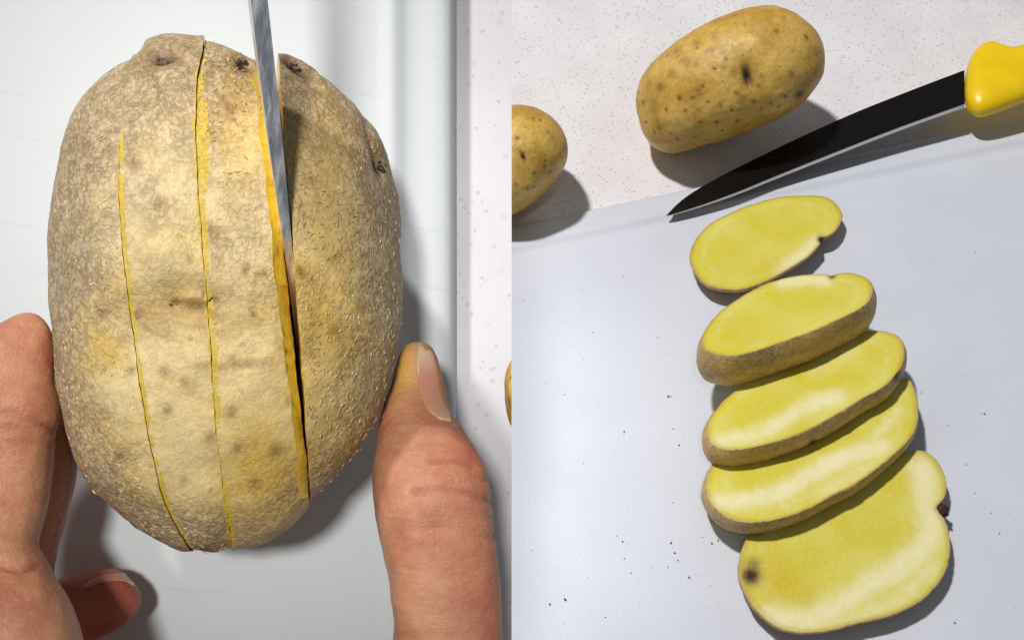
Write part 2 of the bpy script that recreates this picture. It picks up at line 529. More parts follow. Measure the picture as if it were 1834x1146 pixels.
pp_ = np.array([LF.proj(q) for q in pv])
oc = np.zeros(len(pv))
for x, y, rx_, ry_, am in [(585, 400, 50, 170, .55), (430, 300, 40, 120, .3), (455, 800, 80, 130, .45), (335, 560, 75, 40, .55), (400, 640, 130, 200, .22), (580, 600, 55, 160, .5), (470, 560, 40, 130, .25), (430, 170, 40, 60, .35)]:
    oc = np.maximum(oc, am * np.exp(-((pp_[:, 0] - x) / rx_) ** 2 - ((pp_[:, 1] - y) / ry_) ** 2))
pa['ochre'][:] = np.clip(oc + 0.25 * oc * fbm(pv, 200, 14), 0, 1)
pa['rough_or_shaded'] *= (1 - 0.6 * oc)


def cut_curve(pts, tilt, chamfer=0.0):
    """pixel polyline over the skin -> x(y, z) of a cut surface through it"""
    P = []
    for x, y in pts:
        h_ = hit(pb, LF, x, y)
        if h_ is None: h_ = np.array(LF.lp(x, y, 0.004))
        P.append(h_)
    P = np.array(P); o = np.argsort(P[:, 1]); P = P[o]
    yy = np.linspace(P[0, 1], P[-1, 1], 60)
    k = np.ones(5) / 5
    xx = np.interp(yy, P[:, 1], P[:, 0]); zz = np.interp(yy, P[:, 1], P[:, 2])
    xx = np.convolve(np.pad(xx, 2, 'edge'), k, 'valid'); zz = np.convolve(np.pad(zz, 2, 'edge'), k, 'valid')

    def f(v):
        c = np.interp(v[:, 1], yy, xx); z = np.interp(v[:, 1], yy, zz)
        jit = 0.00006 * np.sin(v[:, 1] * 700) + 0.00004 * np.sin(v[:, 1] * 2300 + 1)
        d = z - v[:, 2]
        return c + tilt * d + chamfer * np.clip(d, -0.001, 0.0022) + jit
    return f


C1 = [(234, 110), (222, 180), (212, 280), (215, 400), (225, 500), (238, 600), (255, 720), (275, 830), (300, 920), (348, 992)]
C2 = [(368, 74), (353, 140), (350, 210), (352, 300), (360, 420), (372, 560), (378, 640), (385, 760), (400, 880), (416, 976)]
C3L = [(462, 112), (467, 180), (476, 300), (488, 420), (503, 560), (519, 690), (535, 790), (549, 880), (552, 895)]
C3V = [(476, 112), (483, 180), (493, 300), (506, 420), (520, 560), (534, 690), (545, 790), (552, 880), (554, 895)]
C3R = [(499, 102), (504, 180), (513, 300), (524, 420), (533, 560), (543, 690), (549, 790), (555, 880), (557, 895)]


def off(pts, dx): return [(x + dx, y) for x, y in pts]


cuts = [(None, cut_curve(off(C1, -0.4), 0.02)), (cut_curve(off(C1, 0.8), 0.02), cut_curve(off(C2, -0.5), 0.0)), (cut_curve(off(C2, 1.2), 0.0), [cut_curve(C3V, 0.02), cut_curve(C3L, 0.85)]), (cut_curve(C3R, 0.02), None)]
root = thing('scored_potato', 'large rough-skinned potato gripped by the hand, partly cut into slices by the knife', 'potato', LF.m)
edge_l = cut_curve(C1, 0.0); edge_2 = cut_curve(C2, 0.0); edge_3 = cut_curve(C3L, 0.0); edge_4 = cut_curve(C3R, 0.0)
pe = np.zeros(len(pv))
topside = pv[:, 2] > 0
fb = fbm(pv * np.array([0.3, 1, 0.3]), 160, 31, 3)
for f_, wd, am in ((edge_l, 0.00058, 1.05), (edge_2, 0.00070, 1.15), (edge_3, 0.0005, 0.8), (edge_4, 0.00022, 0.7)):
    dd = np.abs(pv[:, 0] - f_(pv) - (0.00028 if f_ in (edge_l, edge_2) else 0.0))
    if f_ is edge_l: am = am * np.clip(1.0 - (pv[:, 1] - 0.022) / 0.012, 0.35, 1.0)
    pe = np.maximum(pe, am * np.clip(0.85 + 0.6 * fb, 0.5, 1.1) * np.exp(-(dd / wd) ** 2) * topside)
# the peeled strip by the second cut is widest near its top
pe = np.maximum(pe, np.exp(-(((pv[:, 0] - edge_2(pv) - 0.0008) / 0.0013) ** 2)) * np.exp(-((pv[:, 1] - 0.024) / 0.011) ** 2) * topside)
pa['peel'][:] = pe


def sliced(lo, hi):
    me = bpy.data.meshes.new('tmp'); me.from_pydata([tuple(v) for v in pv], [], pf)
    for k, a in pa.items():
        at = me.attributes.new(k, 'FLOAT', 'POINT'); at.data.foreach_set('value', a.astype(np.float32))
    bm = bmesh.new(); bm.from_mesh(me); bpy.data.meshes.remove(me)
    for f_, keep in [(lo, 1)] + [(q, -1) for q in (hi if isinstance(hi, list) else [hi])]:
        if f_ is None: continue
        co = np.array([v.co[:] for v in bm.verts]); sh = f_(co)
        kill = (co[:, 0] - sh) * keep < -0.004
        bm.verts.ensure_lookup_table()
        for v, s in zip(bm.verts, sh): v.co.x -= s
        dead = [v for v, q in zip(bm.verts, kill) if q]
        bmesh.ops.delete(bm, geom=dead, context='VERTS')
        bmesh.ops.bisect_plane(bm, geom=bm.verts[:] + bm.edges[:] + bm.faces[:], plane_co=(0, 0, 0), plane_no=(-keep, 0, 0), clear_outer=True)
        ed = [e for e in bm.edges if e.is_boundary and abs(e.verts[0].co.x) < 1e-6 and abs(e.verts[1].co.x) < 1e-6]
        res = bmesh.ops.contextual_create(bm, geom=ed)
        caps = res['faces']
        if caps:
            tri = bmesh.ops.triangulate(bm, faces=caps)
            for f in tri['faces']: f.material_index = 1
            lim = 0.0022
            for _ in range(2):
                ins = {e for f in bm.faces if f.material_index == 1 for e in f.edges if e.calc_length() > lim and not any(q.material_index == 0 for q in e.link_faces)}
                bmesh.ops.subdivide_edges(bm, edges=list(ins), cuts=2)
                bmesh.ops.triangulate(bm, faces=[f for f in bm.faces if len(f.verts) > 3])
            for f in bm.faces:
                f.smooth = True
                if f.material_index == 1:
                    for e in f.edges:
                        if any(q.material_index == 0 for q in e.link_faces): e.smooth = False
        co = np.array([v.co[:] for v in bm.verts])
        # undo the shear: solve x from sheared x (the shift does not depend on x)
        sh = f_(co)
        for v, s in zip(bm.verts, sh): v.co.x += s
    for f in bm.faces: f.smooth = True
    return bm


for (lo, hi), dy, dz in zip(cuts, (0.0, 0.0004, -0.0003, 0.0006), (0.0, 0.0003, 0.0001, -0.0003)):
    so = bm_obj('slice', sliced(lo, hi), [SKIN_CLOSE, CUTFLESH], root, smooth=True)
    so.location = (0, dy, dz)

# curled flakes of dry skin, far too many to count, and bits of soil caught in the eyes
fr_ = random.Random(41)
tree = BVHTree.FromPolygons([tuple(v) for v in pv], pf)
FV, FF = [], []
made = 0
cut_fs = [(edge_l, 0.0004), (edge_2, 0.0006), (edge_3, 0.0022), (edge_4, 0.0005)]
for _ in range(14000):
    if made >= 3400: break
    px_, py_ = fr_.uniform(90, 722), fr_.uniform(70, 995)
    loc, nor, fi, di = tree.ray_cast(LF.eye, LF.dir(px_, py_))
    if loc is None: continue
    rgh = pa['rough_or_shaded'][pf[fi][0]]
    lowright = max(0.0, min(1.0, (px_ - 450) / 180)) * max(0.0, min(1.0, (py_ - 300) / 300))
    if fr_.random() > 0.25 + 0.5 * rgh + 0.32 * lowright: continue
    q = np.array([loc[:]])
    bad = False
    for f_, w_ in cut_fs:
        e_ = q[0, 0] - f_(q)[0]
        if -w_ < e_ < w_: bad = True
    e3, e4 = q[0, 0] - edge_3(q)[0], q[0, 0] - edge_4(q)[0]
    if bad or (e3 > -0.0005 and e4 < 0.0005): continue
    t1 = nor.orthogonal().normalized(); t2 = nor.cross(t1)
    a0 = fr_.uniform(0, 6.28); R_ = fr_.uniform(0.00025, 0.0007); span = fr_.uniform(1.0, 2.6); wd_ = fr_.uniform(0.00010, 0.00022); up_ = fr_.uniform(0.00006, 0.00022)
    b0 = len(FV)
    for k in range(6):
        t = a0 + span * (k / 5 - 0.5); tp = 1 - abs(k / 5 - 0.5) * 1.7
        d = t1 * math.cos(t) + t2 * math.sin(t)
        FV.append(loc + d * R_ - nor * 0.00003); FV.append(loc + d * (R_ - wd_ * tp) + nor * (up_ * tp)); FV.append(loc + d * (R_ - wd_ * 1.3 * tp) - nor * 0.00003)
    for k in range(5):
        i0 = b0 + k * 3
        FF += [(i0, i0 + 1, i0 + 4, i0 + 3), (i0 + 1, i0 + 2, i0 + 5, i0 + 4)]
    made += 1
mfl = NT('dry_skin_flake')
fcol = mfl.mix(mfl.ramp(mfl.noise(160, 2), 0.35, 0.65), lin(212, 190, 144), lin(172, 142, 96))
flk = mesh_obj('skin_flakes', FV, FF, mfl.out(fcol, 0.42), root, smooth=False)
flk['kind'] = 'stuff'
SOIL = NT('soil_in_eye').out(lin(58, 42, 28), 0.75)
EYEBIT = NT('corky_eye').out(lin(196, 172, 120), 0.6)
iv, if_ = icosphere(2)
for cx, cy, rx_, ry_, n_, sz, mt in [(290, 108, 16, 5, 10, .42, SOIL), (437, 115, 8, 5, 8, .42, SOIL), (522, 118, 16, 4, 10, .40, SOIL), (536, 131, 9, 4, 7, .36, SOIL), (683, 300, 5, 10, 12, .45, SOIL), (312, 546, 7, 4, 6, .34, SOIL), (350, 557, 13, 6, 10, .34, SOIL), (352, 557, 11, 5, 7, .42, EYEBIT), (357, 993, 12, 7, 12, .5, SOIL), (376, 536, 6, 3, 4, .3, SOIL)]:
    V_, F_ = [], []
    for _ in range(n_):
        loc, nor, fi, di = tree.ray_cast(LF.eye, LF.dir(cx + fr_.gauss(0, rx_ * .6), cy + fr_.gauss(0, ry_ * .6)))
        if loc is None: continue
        k = sz * mm * fr_.uniform(.5, 1.2); b0 = len(V_)
        for q in iv: V_.append(np.array(loc) + q * k * np.array([fr_.uniform(.7, 1.3), fr_.uniform(.7, 1.3), fr_.uniform(.6, 1.0)]))
        F_ += [tuple(b0 + i for i in f) for f in if_]
    if V_: mesh_obj('eye', V_, F_, mt, root, smooth=False)

# ------------------------------------------------------------------ knife in the cut
kroot = thing('kitchen_knife', 'steel knife seen along its spine, pushed down into the scored potato', 'knife', LF.m)
kA, kB = np.array(LF.lp(469, 40, 0.0455)), np.array(LF.lp(521, 490, 0.0225))
kt = [-1.9, -1.0, -0.4, 0.0, 0.3, 0.55, 0.8, 1.0, 1.25, 1.6, 1.9]
kw = [2.4, 2.3, 2.25, 2.2, 2.1, 1.85, 1.45, 1.1, 0.9, 0.65, 0.4]
kc = [kA + (kB - kA) * t for t in kt]
KC = catmull([tuple(c) + (w,) for c, w in zip(kc, kw)], 60, False)
verts, faces, mi = [], [], []
for i, (x, y, z, w) in enumerate(KC):
    t = i / (len(KC) - 1)
    hgt = 0.024 * (1 - t ** 3) + 0.001
    dn = np.array([x / (LF.eye.z - z) + 0.01, -0.25, -1.0])
    dn = dn * hgt
    w2 = w * mm / 2
    c = np.array([x, y, z])
    b = 0.12 * w2
    verts += [c + (-w2, 0, -b), c + (-w2 + b, 0, 0), c + (w2 - b, 0, 0), c + (w2, 0, -b), c + dn * 0.6 + (w2 * 0.8, 0, 0), c + dn, c + dn * 0.6 + (-w2 * 0.8, 0, 0)]
for i in range(len(KC) - 1):
    for j in range(7):
        a, b = i * 7 + j, i * 7 + (j + 1) % 7
        faces.append((a, b, b + 7, a + 7)); mi.append(0)
faces.append(tuple(range(6, -1, -1))); mi.append(0)
faces.append(tuple((len(KC) - 1) * 7 + j for j in range(7))); mi.append(0)
bl = mesh_obj('blade', verts, faces, [STEEL], kroot, mat_idx=mi, smooth=False)
# handle above the frame, a rounded bar on the same line
h0, h1 = kc[0], kc[1]
ax = h0 - h1; ax[2] = 0.2 * np.linalg.norm(ax[:2]); ax /= np.linalg.norm(ax)
verts, faces = [], []
sta = [(-0.002, 0.2), (0.0, 0.75), (0.006, 1.0), (0.02, 0.85), (0.05, 0.9), (0.08, 1.0), (0.098, 0.85), (0.104, 0.3)]
for s, k in sta:
    c = h0 + ax * s + np.array([0.001, 0, -0.010])
    for a in range(16):
        t = a / 16 * 2 * math.pi
        verts.append(c + np.array([math.cos(t) * 0.008 * k, 0, math.sin(t) * 0.013 * k]))
for i in range(len(sta) - 1):
    for a in range(16):
        b = (a + 1) % 16
        faces.append((i * 16 + a, i * 16 + b, i * 16 + 16 + b, i * 16 + 16 + a))
faces.append(tuple(range(15, -1, -1))); faces.append(tuple((len(sta) - 1) * 16 + a for a in range(16)))
mesh_obj('handle', verts, faces, YELLOW, kroot)

# ------------------------------------------------------------------ hand: one continuous mesh
FING = {
    'index': [(62, 561, 3, 10), (58, 570, 3, 26), (52, 588, 3, 40), (42, 612, 3, 56), (20, 660, 3, 78), (2, 715, 3, 101), (-8, 745, 3, 100), (-12, 790, 3, 97), (-15, 840, 3, 97), (-25, 900, 4, 97), (-38, 960, 5, 95), (-42, 1010, 7, 103), (-30, 1070, 9, 117), (-15, 1146, 12, 138), (20, 1300, 13, 145), (110, 1500, 8, 160)],
    'middle': [(70, 640, -12, 20), (58, 670, -12, 42), (44, 740, -12, 66), (48, 800, -12, 77), (48, 850, -12, 80), (38, 920, -12, 73), (25, 970, -12, 72), (10, 1040, -12, 76), (0, 1146, -10, 90), (60, 1350, -2, 120), (220, 1550, 0, 150)],
    'ring': [(246, 1052, -18, 8), (240, 1056, -18, 28), (224, 1063, -18, 44), (195, 1072, -18, 53), (155, 1085, -18, 58), (110, 1102, -17, 60), (60, 1135, -16, 62), (15, 1210, -14, 72), (30, 1350, -10, 95), (170, 1550, -4, 130)],
    'thumb': [(744, 611, 0, 10), (745, 619, 0, 24), (747, 640, 0, 37), (749, 690, 0, 49), (745, 750, 2, 66), (753, 800, 5, 85), (765, 850, 8, 102), (776, 900, 10, 107), (780, 935, 10, 105), (791, 1000, 12, 101), (799, 1070, 13, 100), (802, 1146, 14, 99), (790, 1300, 14, 115), (690, 1500, 8, 160)],
    'palm': [(90, 1570, 2, 60), (140, 1570, 2, 140), (400, 1590, 3, 210), (640, 1570, 3, 170), (720, 1560, 3, 70)],
    'wrist': [(400, 1480, 2, 120), (400, 1600, 3, 240), (400, 1850, 3, 260), (400, 2100, 3, 215), (400, 2500, 3, 220), (400, 2560, 3, 120)]}
FLAT = {'index': 0.92, 'middle': 0.9, 'ring': 0.95, 'thumb': 0.82, 'palm': 0.6, 'wrist': 0.7}
verts, faces = [], []
for nm, pts in FING.items():
    P = catmull([tuple(LF.lp(x, y, z * mm)) + (hw * (LF.eye.z - z * mm) / FPX * 1.0,) for x, y, z, hw in pts], 70, False)
    base = len(verts); ns = 28
    T = np.gradient(P[:, :3], axis=0); T /= np.linalg.norm(T, axis=1)[:, None]
    for i in range(len(P)):
        t = T[i]; a = np.cross(t, (0, 0, 1.0)); a /= np.linalg.norm(a); b = np.cross(a, t)
        r = max(P[i, 3], 0.0005)
        for j in range(ns):
            th = 2 * math.pi * j / ns
            cs, sn = math.cos(th), math.sin(th)
            q = 2.5
            k = (abs(cs) ** q + abs(sn) ** q) ** (-1 / q)
            verts.append(P[i, :3] + a * r * cs * k + b * r * FLAT[nm] * sn * k)
    for i in range(len(P) - 1):
        for j in range(ns):
            a_, b_ = base + i * ns + j, base + i * ns + (j + 1) % ns
            faces.append((a_, a_ + ns, b_ + ns, b_))
    faces.append(tuple(base + j for j in range(ns))); faces.append(tuple(base + (len(P) - 1) * ns + j for j in range(ns - 1, -1, -1)))
hand = mesh_obj('hand_tmp', verts, faces, HAND)
bm = bmesh.new(); bm.from_mesh(hand.data); bmesh.ops.recalc_face_normals(bm, faces=bm.faces); bm.to_mesh(hand.data); bm.free()
md = hand.modifiers.new('r', 'REMESH'); md.mode = 'VOXEL'; md.voxel_size = 0.00075
ms = hand.modifiers.new('s', 'SMOOTH'); ms.factor = 0.6; ms.iterations = 7
dg = bpy.context.evaluated_depsgraph_get()
hm = bpy.data.meshes.new_from_object(hand.evaluated_get(dg))
bpy.data.objects.remove(hand)
nV = len(hm.vertices)
hv = np.empty(nV * 3); hm.vertices.foreach_get('co', hv); hv = hv.reshape(-1, 3)
hn = np.empty(nV * 3); hm.vertex_normals.foreach_get('vector', hn); hn = hn.reshape(-1, 3)
m4 = np.array(CAMI @ LF.m)
hc = hv @ m4[:3, :3].T + m4[:3, 3]
hp = np.stack([W / 2 + FPX * hc[:, 0] / -hc[:, 2], H / 2 - FPX * hc[:, 1] / -hc[:, 2]], 1)
red_or_shade = np.zeros(nV); gold = np.zeros(nV)
facing = hn[:, 2] > -0.1


def seg_dist(p, pts):
    pts = catmull(pts, 40, False)
    best = np.full(len(p), 1e9)
    for a, b in zip(pts[:-1], pts[1:]):
        ab = b - a; t = np.clip(((p - a) @ ab) / (ab @ ab), 0, 1)
        best = np.minimum(best, np.linalg.norm(p - a - t[:, None] * ab, axis=1))
    return best


on_th = hp[:, 0] > 600
on_ix = (hp[:, 0] < 140) & (hv[:, 2] > -0.006)
for pts, wd, dp, msk, rd in [([(775, 826), (800, 822), (838, 828), (852, 836)], 5, 0.55, on_th, 0.5), ([(745, 882), (790, 876), (840, 882), (888, 900)], 6, 0.6, on_th, 0.8), ([(840, 955), (870, 962), (895, 958)], 6, 0.5, on_th, 0.5),
                             ([(800, 845), (840, 852), (870, 858)], 5, 0.25, on_th, 0.25), ([(790, 906), (840, 915), (880, 925)], 5, 0.2, on_th, 0.2), ([(700, 1136), (760, 1140), (850, 1138)], 5, 0.3, on_th, 0.3),
                             ([(-80, 740), (0, 742), (40, 748), (92, 768)], 6, 0.6, on_ix, 0.45), ([(-80, 1006), (0, 1012), (35, 1020), (68, 1012)], 6, 0.6, on_ix, 0.45), ([(-60, 762), (0, 766), (60, 776)], 5, 0.2, on_ix, 0.15), ([(-60, 905), (0, 903), (60, 912)], 6, 0.15, on_ix, 0.1)]:
    d_ = seg_dist(hp, pts)
    g_ = np.exp(-(d_ / wd) ** 2) * msk * facing
    hv -= hn * (g_ * dp * mm * 1.1)[:, None]
    red_or_shade = np.maximum(red_or_shade, np.exp(-(d_ / (wd * 1.2)) ** 2) * msk * facing * rd * 0.6)
wr = random.Random(12)
for cx, cy, w_, n_, msk in [(812, 850, 60, 9, on_th), (800, 960, 80, 10, on_th), (790, 1060, 85, 9, on_th), (20, 755, 70, 8, on_ix), (10, 1010, 60, 8, on_ix), (20, 880, 60, 6, on_ix)]:
    for _ in range(n_):
        x0 = cx + wr.uniform(-w_, w_) * .7; y0 = cy + wr.uniform(-45, 45); L_ = wr.uniform(18, 55)
        d_ = seg_dist(hp, [(x0 - L_, y0 + wr.uniform(-5, 5)), (x0, y0), (x0 + L_, y0 + wr.uniform(-3, 9))])
        hv -= hn * (np.exp(-(d_ / 3.2) ** 2) * msk * facing * 0.16 * mm)[:, None]
hv += hn * (fbm(hv, 260, 3, 2) * 0.00018)[:, None]
red_or_shade = np.maximum(red_or_shade, np.clip((hp[:, 0] - 740) / 170, 0, 1) * on_th * 0.42)  # shade on the thumb's right side, painted as deeper red
red_or_shade = np.maximum(red_or_shade, ((hv[:, 2] < -0.008) & (hp[:, 0] < 300)) * 0.6)  # shadow over the lower fingers, painted into the skin colour
red_or_shade = np.maximum(red_or_shade, np.exp(-(((hp[:, 1] - 745) / 50) ** 2)) * on_ix * 0.2)
gold = np.exp(-(((hp[:, 0] - 722) / 34) ** 2 + ((hp[:, 1] - 655) / 60) ** 2)) * 0.85  # yellowish bounce light painted on the thumb's left edge
# a nail fold: the skin steps up round the nail
NAIL_T = [(750, 614), (745, 645), (747, 680), (755, 712), (768, 736), (786, 750), (806, 757), (820, 750), (822, 700), (812, 650), (792, 618), (770, 610)]
hm.vertices.foreach_set('co', hv.astype(np.float32).ravel())
for k, a in (('red_or_shade', red_or_shade), ('gold', gold)):
    at = hm.attributes.new(k, 'FLOAT', 'POINT'); at.data.foreach_set('value', a.astype(np.float32))
hm.polygons.foreach_set('use_smooth', np.full(len(hm.polygons), True))
hm.name = 'person'
hm.materials.clear(); hm.materials.append(HAND)
person = bpy.data.objects.new('person', hm); COL.objects.link(person); person.matrix_world = LF.m
tag(person, 'bare hand reaching up from below, thumb and fingers gripping the scored potato', 'person')
hb = BVHTree.FromPolygons([tuple(v) for v in hv], [tuple(p.vertices) for p in hm.polygons])


def nail(left, right, zmiss, tone):
    """strip of rays between two pixel edges, laid on the finger and lifted a little"""
    L = catmull(left, 26, False); R_ = catmull(right, 26, False)
    top, nor = [], []
    nu, nv = 26, 16
    for i in range(nu):
        row, rn = [], []
        for j in range(nv):
            p = L[i] * (1 - j / (nv - 1)) + R_[i] * (j / (nv - 1))
            loc, n_, k_, d_ = hb.ray_cast(LF.eye, LF.dir(*p))
            if loc is None:
                loc, n_, k_, d_ = hb.find_nearest(LF.lp(p[0], p[1], zmiss))
            row.append(np.array(loc)); rn.append(np.array(n_))
        top.append(row); nor.append(rn)
    T = np.array(top); Nn = np.array(nor)
    for _ in range(4):
        T[1:-1, 1:-1] = (T[1:-1, 1:-1] + T[:-2, 1:-1] + T[2:, 1:-1] + T[1:-1, :-2] + T[1:-1, 2:]) / 5
        Nn[1:-1, 1:-1] = (Nn[1:-1, 1:-1] + Nn[:-2, 1:-1] + Nn[2:, 1:-1] + Nn[1:-1, :-2] + Nn[1:-1, 2:]) / 5
    vs_, fs_, pl = [], [], []
    for i in range(nu):
        for j in range(nv):
            vs_.append(T[i, j] + Nn[i, j] * 0.00022)
            u = i / (nu - 1)
            pl.append(max(np.clip((0.42 - u) / 0.3, 0, 1) * tone, np.clip((u - 0.72) / 0.25, 0, 1) * 0.6 * tone))
    for i in range(nu):
        for j in range(nv):
            vs_.append(T[i, j] - Nn[i, j] * 0.0003); pl.append(0.0)
    n0 = nu * nv
    idx = lambda i, j, b=0: b * n0 + i * nv + j
    for i in range(nu - 1):
        for j in range(nv - 1):
            fs_.append((idx(i, j), idx(i, j + 1), idx(i + 1, j + 1), idx(i + 1, j)))
            fs_.append((idx(i, j, 1), idx(i + 1, j, 1), idx(i + 1, j + 1, 1), idx(i, j + 1, 1)))
    for i in range(nu - 1):
        fs_.append((idx(i, 0), idx(i + 1, 0), idx(i + 1, 0, 1), idx(i, 0, 1)))
        fs_.append((idx(i + 1, nv - 1), idx(i, nv - 1), idx(i, nv - 1, 1), idx(i + 1, nv - 1, 1)))
    for j in range(nv - 1):
        fs_.append((idx(0, j + 1), idx(0, j), idx(0, j, 1), idx(0, j + 1, 1)))
        fs_.append((idx(nu - 1, j), idx(nu - 1, j + 1), idx(nu - 1, j + 1, 1), idx(nu - 1, j, 1)))
    o = mesh_obj('fingernail', vs_, fs_, NAIL, None, attrs={'pale': pl})
    bm = bmesh.new(); bm.from_mesh(o.data); bmesh.ops.recalc_face_normals(bm, faces=bm.faces); bm.to_mesh(o.data); bm.free()
    o.parent = person
    return o


nail([(752, 613), (747, 640), (747, 672), (754, 708), (768, 736), (790, 752)], [(768, 613), (784, 640), (795, 672), (803, 708), (806, 736), (807, 755)], -0.002, 1.0)
nail([(240, 1050), (222, 1040), (195, 1040), (165, 1048), (150, 1054)], [(238, 1036), (222, 1028), (195, 1029), (165, 1039), (150, 1048)], -0.017, 0.6)

# half-seen potato on the raised counter, at its right-hand rim
QF = Frame(935, 700, 0.232)
qo = catmull([(904, 700), (907, 670), (916, 645), (940, 622), (975, 640), (990, 700), (975, 760), (940, 785), (916, 765), (907, 735)], 90)
qo = np.array([tuple(QF.lp(x, y, 0.0)[:2]) for x, y in qo])
qv, qf, qn = potato_surface(qo, 0.0075, 2.1, 5, [(0.0004, 120, 4)])
bm = bmesh.new()
bvv = [bm.verts.new(QF.m @ Vector(v)) for v in qv]
for f in qf: bm.faces.new([bvv[i] for i in f])
bmesh.ops.bisect_plane(bm, geom=bm.verts[:] + bm.edges[:] + bm.faces[:], plane_co=(SEAM, 0, 0), plane_no=(1, 0, 0), clear_outer=True)
r_ = bmesh.ops.contextual_create(bm, geom=[e for e in bm.edges if e.is_boundary])
for f in r_['faces']: f.material_index = 1
pq = bm_obj('cut_potato', bm, [SKIN_WHOLE, CUTFLESH], smooth=True)
tag(pq, 'sliver of a small yellow potato at the counter rim, right of the thumb', 'potato')

# ------------------------------------------------------------------ whole potatoes on the lower counter
def whole_potato(name, label, outline, cpx, height, hh, p, lumps, eyes, spots, sub=7):
    c = on_z(cpx[0], cpx[1], height)
    depth = -(CAMI @ c).z
    fr = Frame(cpx[0], cpx[1], depth)
    o = catmull([tuple(fr.lp(x, y, 0.006)[:2]) for x, y in outline], 300)
    v, f, n = potato_surface(o, hh, p, sub, lumps)
    at = new_attrs(len(v))
    b = BVHTree.FromPolygons([tuple(q) for q in v], f)
    for e in eyes: dent(v, n, fr, b, at, *e)
    rnd = random.Random(len(label))
    for x, y, r, s in spots: dent(v, n, fr, b, at, x, y, r * mm, r * mm * rnd.uniform(.6, 1.0), rnd.random() * 3, 0.05 * mm, max(0, s - .55) * 1.6, min(1, s))
    m3 = np.array(fr.m)
    wz = (v @ m3[:3, :3].T + m3[:3, 3])[:, 2].min()
    mtx = Matrix.Translation((0, 0, -wz)) @ fr.m
    ob = mesh_obj(name, v, f, SKIN_WHOLE, matrix=mtx, attrs=at)
    return tag(ob, label, 'potato'), wz


OA = [(1136, 190), (1145, 160), (1165, 130), (1200, 98), (1240, 72), (1290, 46), (1340, 30), (1385, 28), (1420, 38), (1450, 62), (1466, 90), (1471, 120), (1466, 155), (1445, 190), (1410, 218), (1360, 243), (1300, 265), (1240, 283), (1200, 290), (1170, 282), (1150, 262), (1140, 230)]
spA = [(1180, 172, 1.6, .6), (1160, 165, 1.3, .4), (1200, 150, 1.4, .5), (1210, 110, 2.4, .45), (1220, 127, 1.4, .55), (1228, 132, 1.4, .5), (1243, 132, 1.2, .4), (1270, 110, 2.2, .5), (1287, 105, 1.6, .5), (1245, 97, 1.6, .45), (1275, 82, 1.5, .35), (1293, 137, 1.6, .55), (1276, 142, .9, .9), (1312, 147, 2.0, .55), (1214, 193, .9, .95),
       (1255, 172, .7, .9), (1247, 179, .6, .9), (1318, 185, 1.2, .6), (1325, 197, 2.2, .55), (1345, 199, 1.6, .6), (1402, 190, 1.0, .9), (1413, 152, 1.8, .6), (1427, 186, 2.2, .95), (1432, 172, 3.0, .5), (1386, 75, .9, .7), (1440, 86, .8, .9), (1191, 213, .8, .85), (1225, 215, .7, .85), (1288, 208, 1.3, .6), (1307, 215, .7, .85), (1280, 236, .8, .9), (1250, 235, .8, .85), (1316, 233, .8, .85), (1178, 246, .8, .8), (1335, 240, .6, .7), (1376, 202, .7, .8), (1390, 208, .7, .8), (1200, 240, 1.8, .35), (1240, 205, 3.5, .25), (1300, 225, 6, .22), (1230, 250, 7, .25), (1350, 215, 6, .25), (1425, 165, 6, .22), (1170, 215, 2.5, .25), (1360, 155, 1.0, .5), (1415, 110, .8, .5), (1330, 60, .8, .4), (1400, 50, .8, .5), (1265, 200, .6, .8), (1150, 200, .7, .8), (1155, 235, .7, .8), (1240, 262, .7, .8), (1210, 265, .8, .7), (1290, 250, .6, .8)]
pA, dzA = whole_potato('whole_potato', 'whole smooth yellow potato with a dark eye lying behind the knife', OA, (1303, 160), 0.034, 0.036, 2.25, [(0.0013, 32, 11), (0.0003, 110, 13), (0.00012, 260, 3)],
             [(1335, 154, 2.6 * mm, 6.4 * mm, 0.25, 2.6 * mm, 1.0, 0.55, 0.0), (1330, 150, 4.2 * mm, 8.5 * mm, 0.30, 0.8 * mm, 0.0, 0.12, 0.0)], spA)
OB = [(918, 190), (950, 192), (985, 208), (1008, 235), (1018, 268), (1012, 298), (995, 327), (965, 357), (935, 379), (905, 392), (870, 393), (842, 372), (830, 325), (838, 265), (862, 215), (890, 195)]
spB = [(927, 250, .8, .9), (975, 300, .8, .8), (985, 310, .7, .8), (945, 340, .8, .7), (960, 260, 1.2, .4), (990, 250, .8, .5), (930, 305, 3, .3), (955, 215, .8, .6), (925, 335, 1.0, .5)]
pB, dzB = whole_potato('whole_potato', 'round yellow potato half out of view, left of the larger whole potato', OB, (926, 290), 0.030, 0.030, 2.2, [(0.0007, 34, 21), (0.00015, 220, 6)],
             [(938, 284, 1.0 * mm, 2.6 * mm, 0.5, 1.4 * mm, 1.0, 0.5, 0.0), (944, 292, 4 * mm, 5 * mm, 0.5, 0.5 * mm, 0.0, 0.2, 0.3 * mm)], spB)

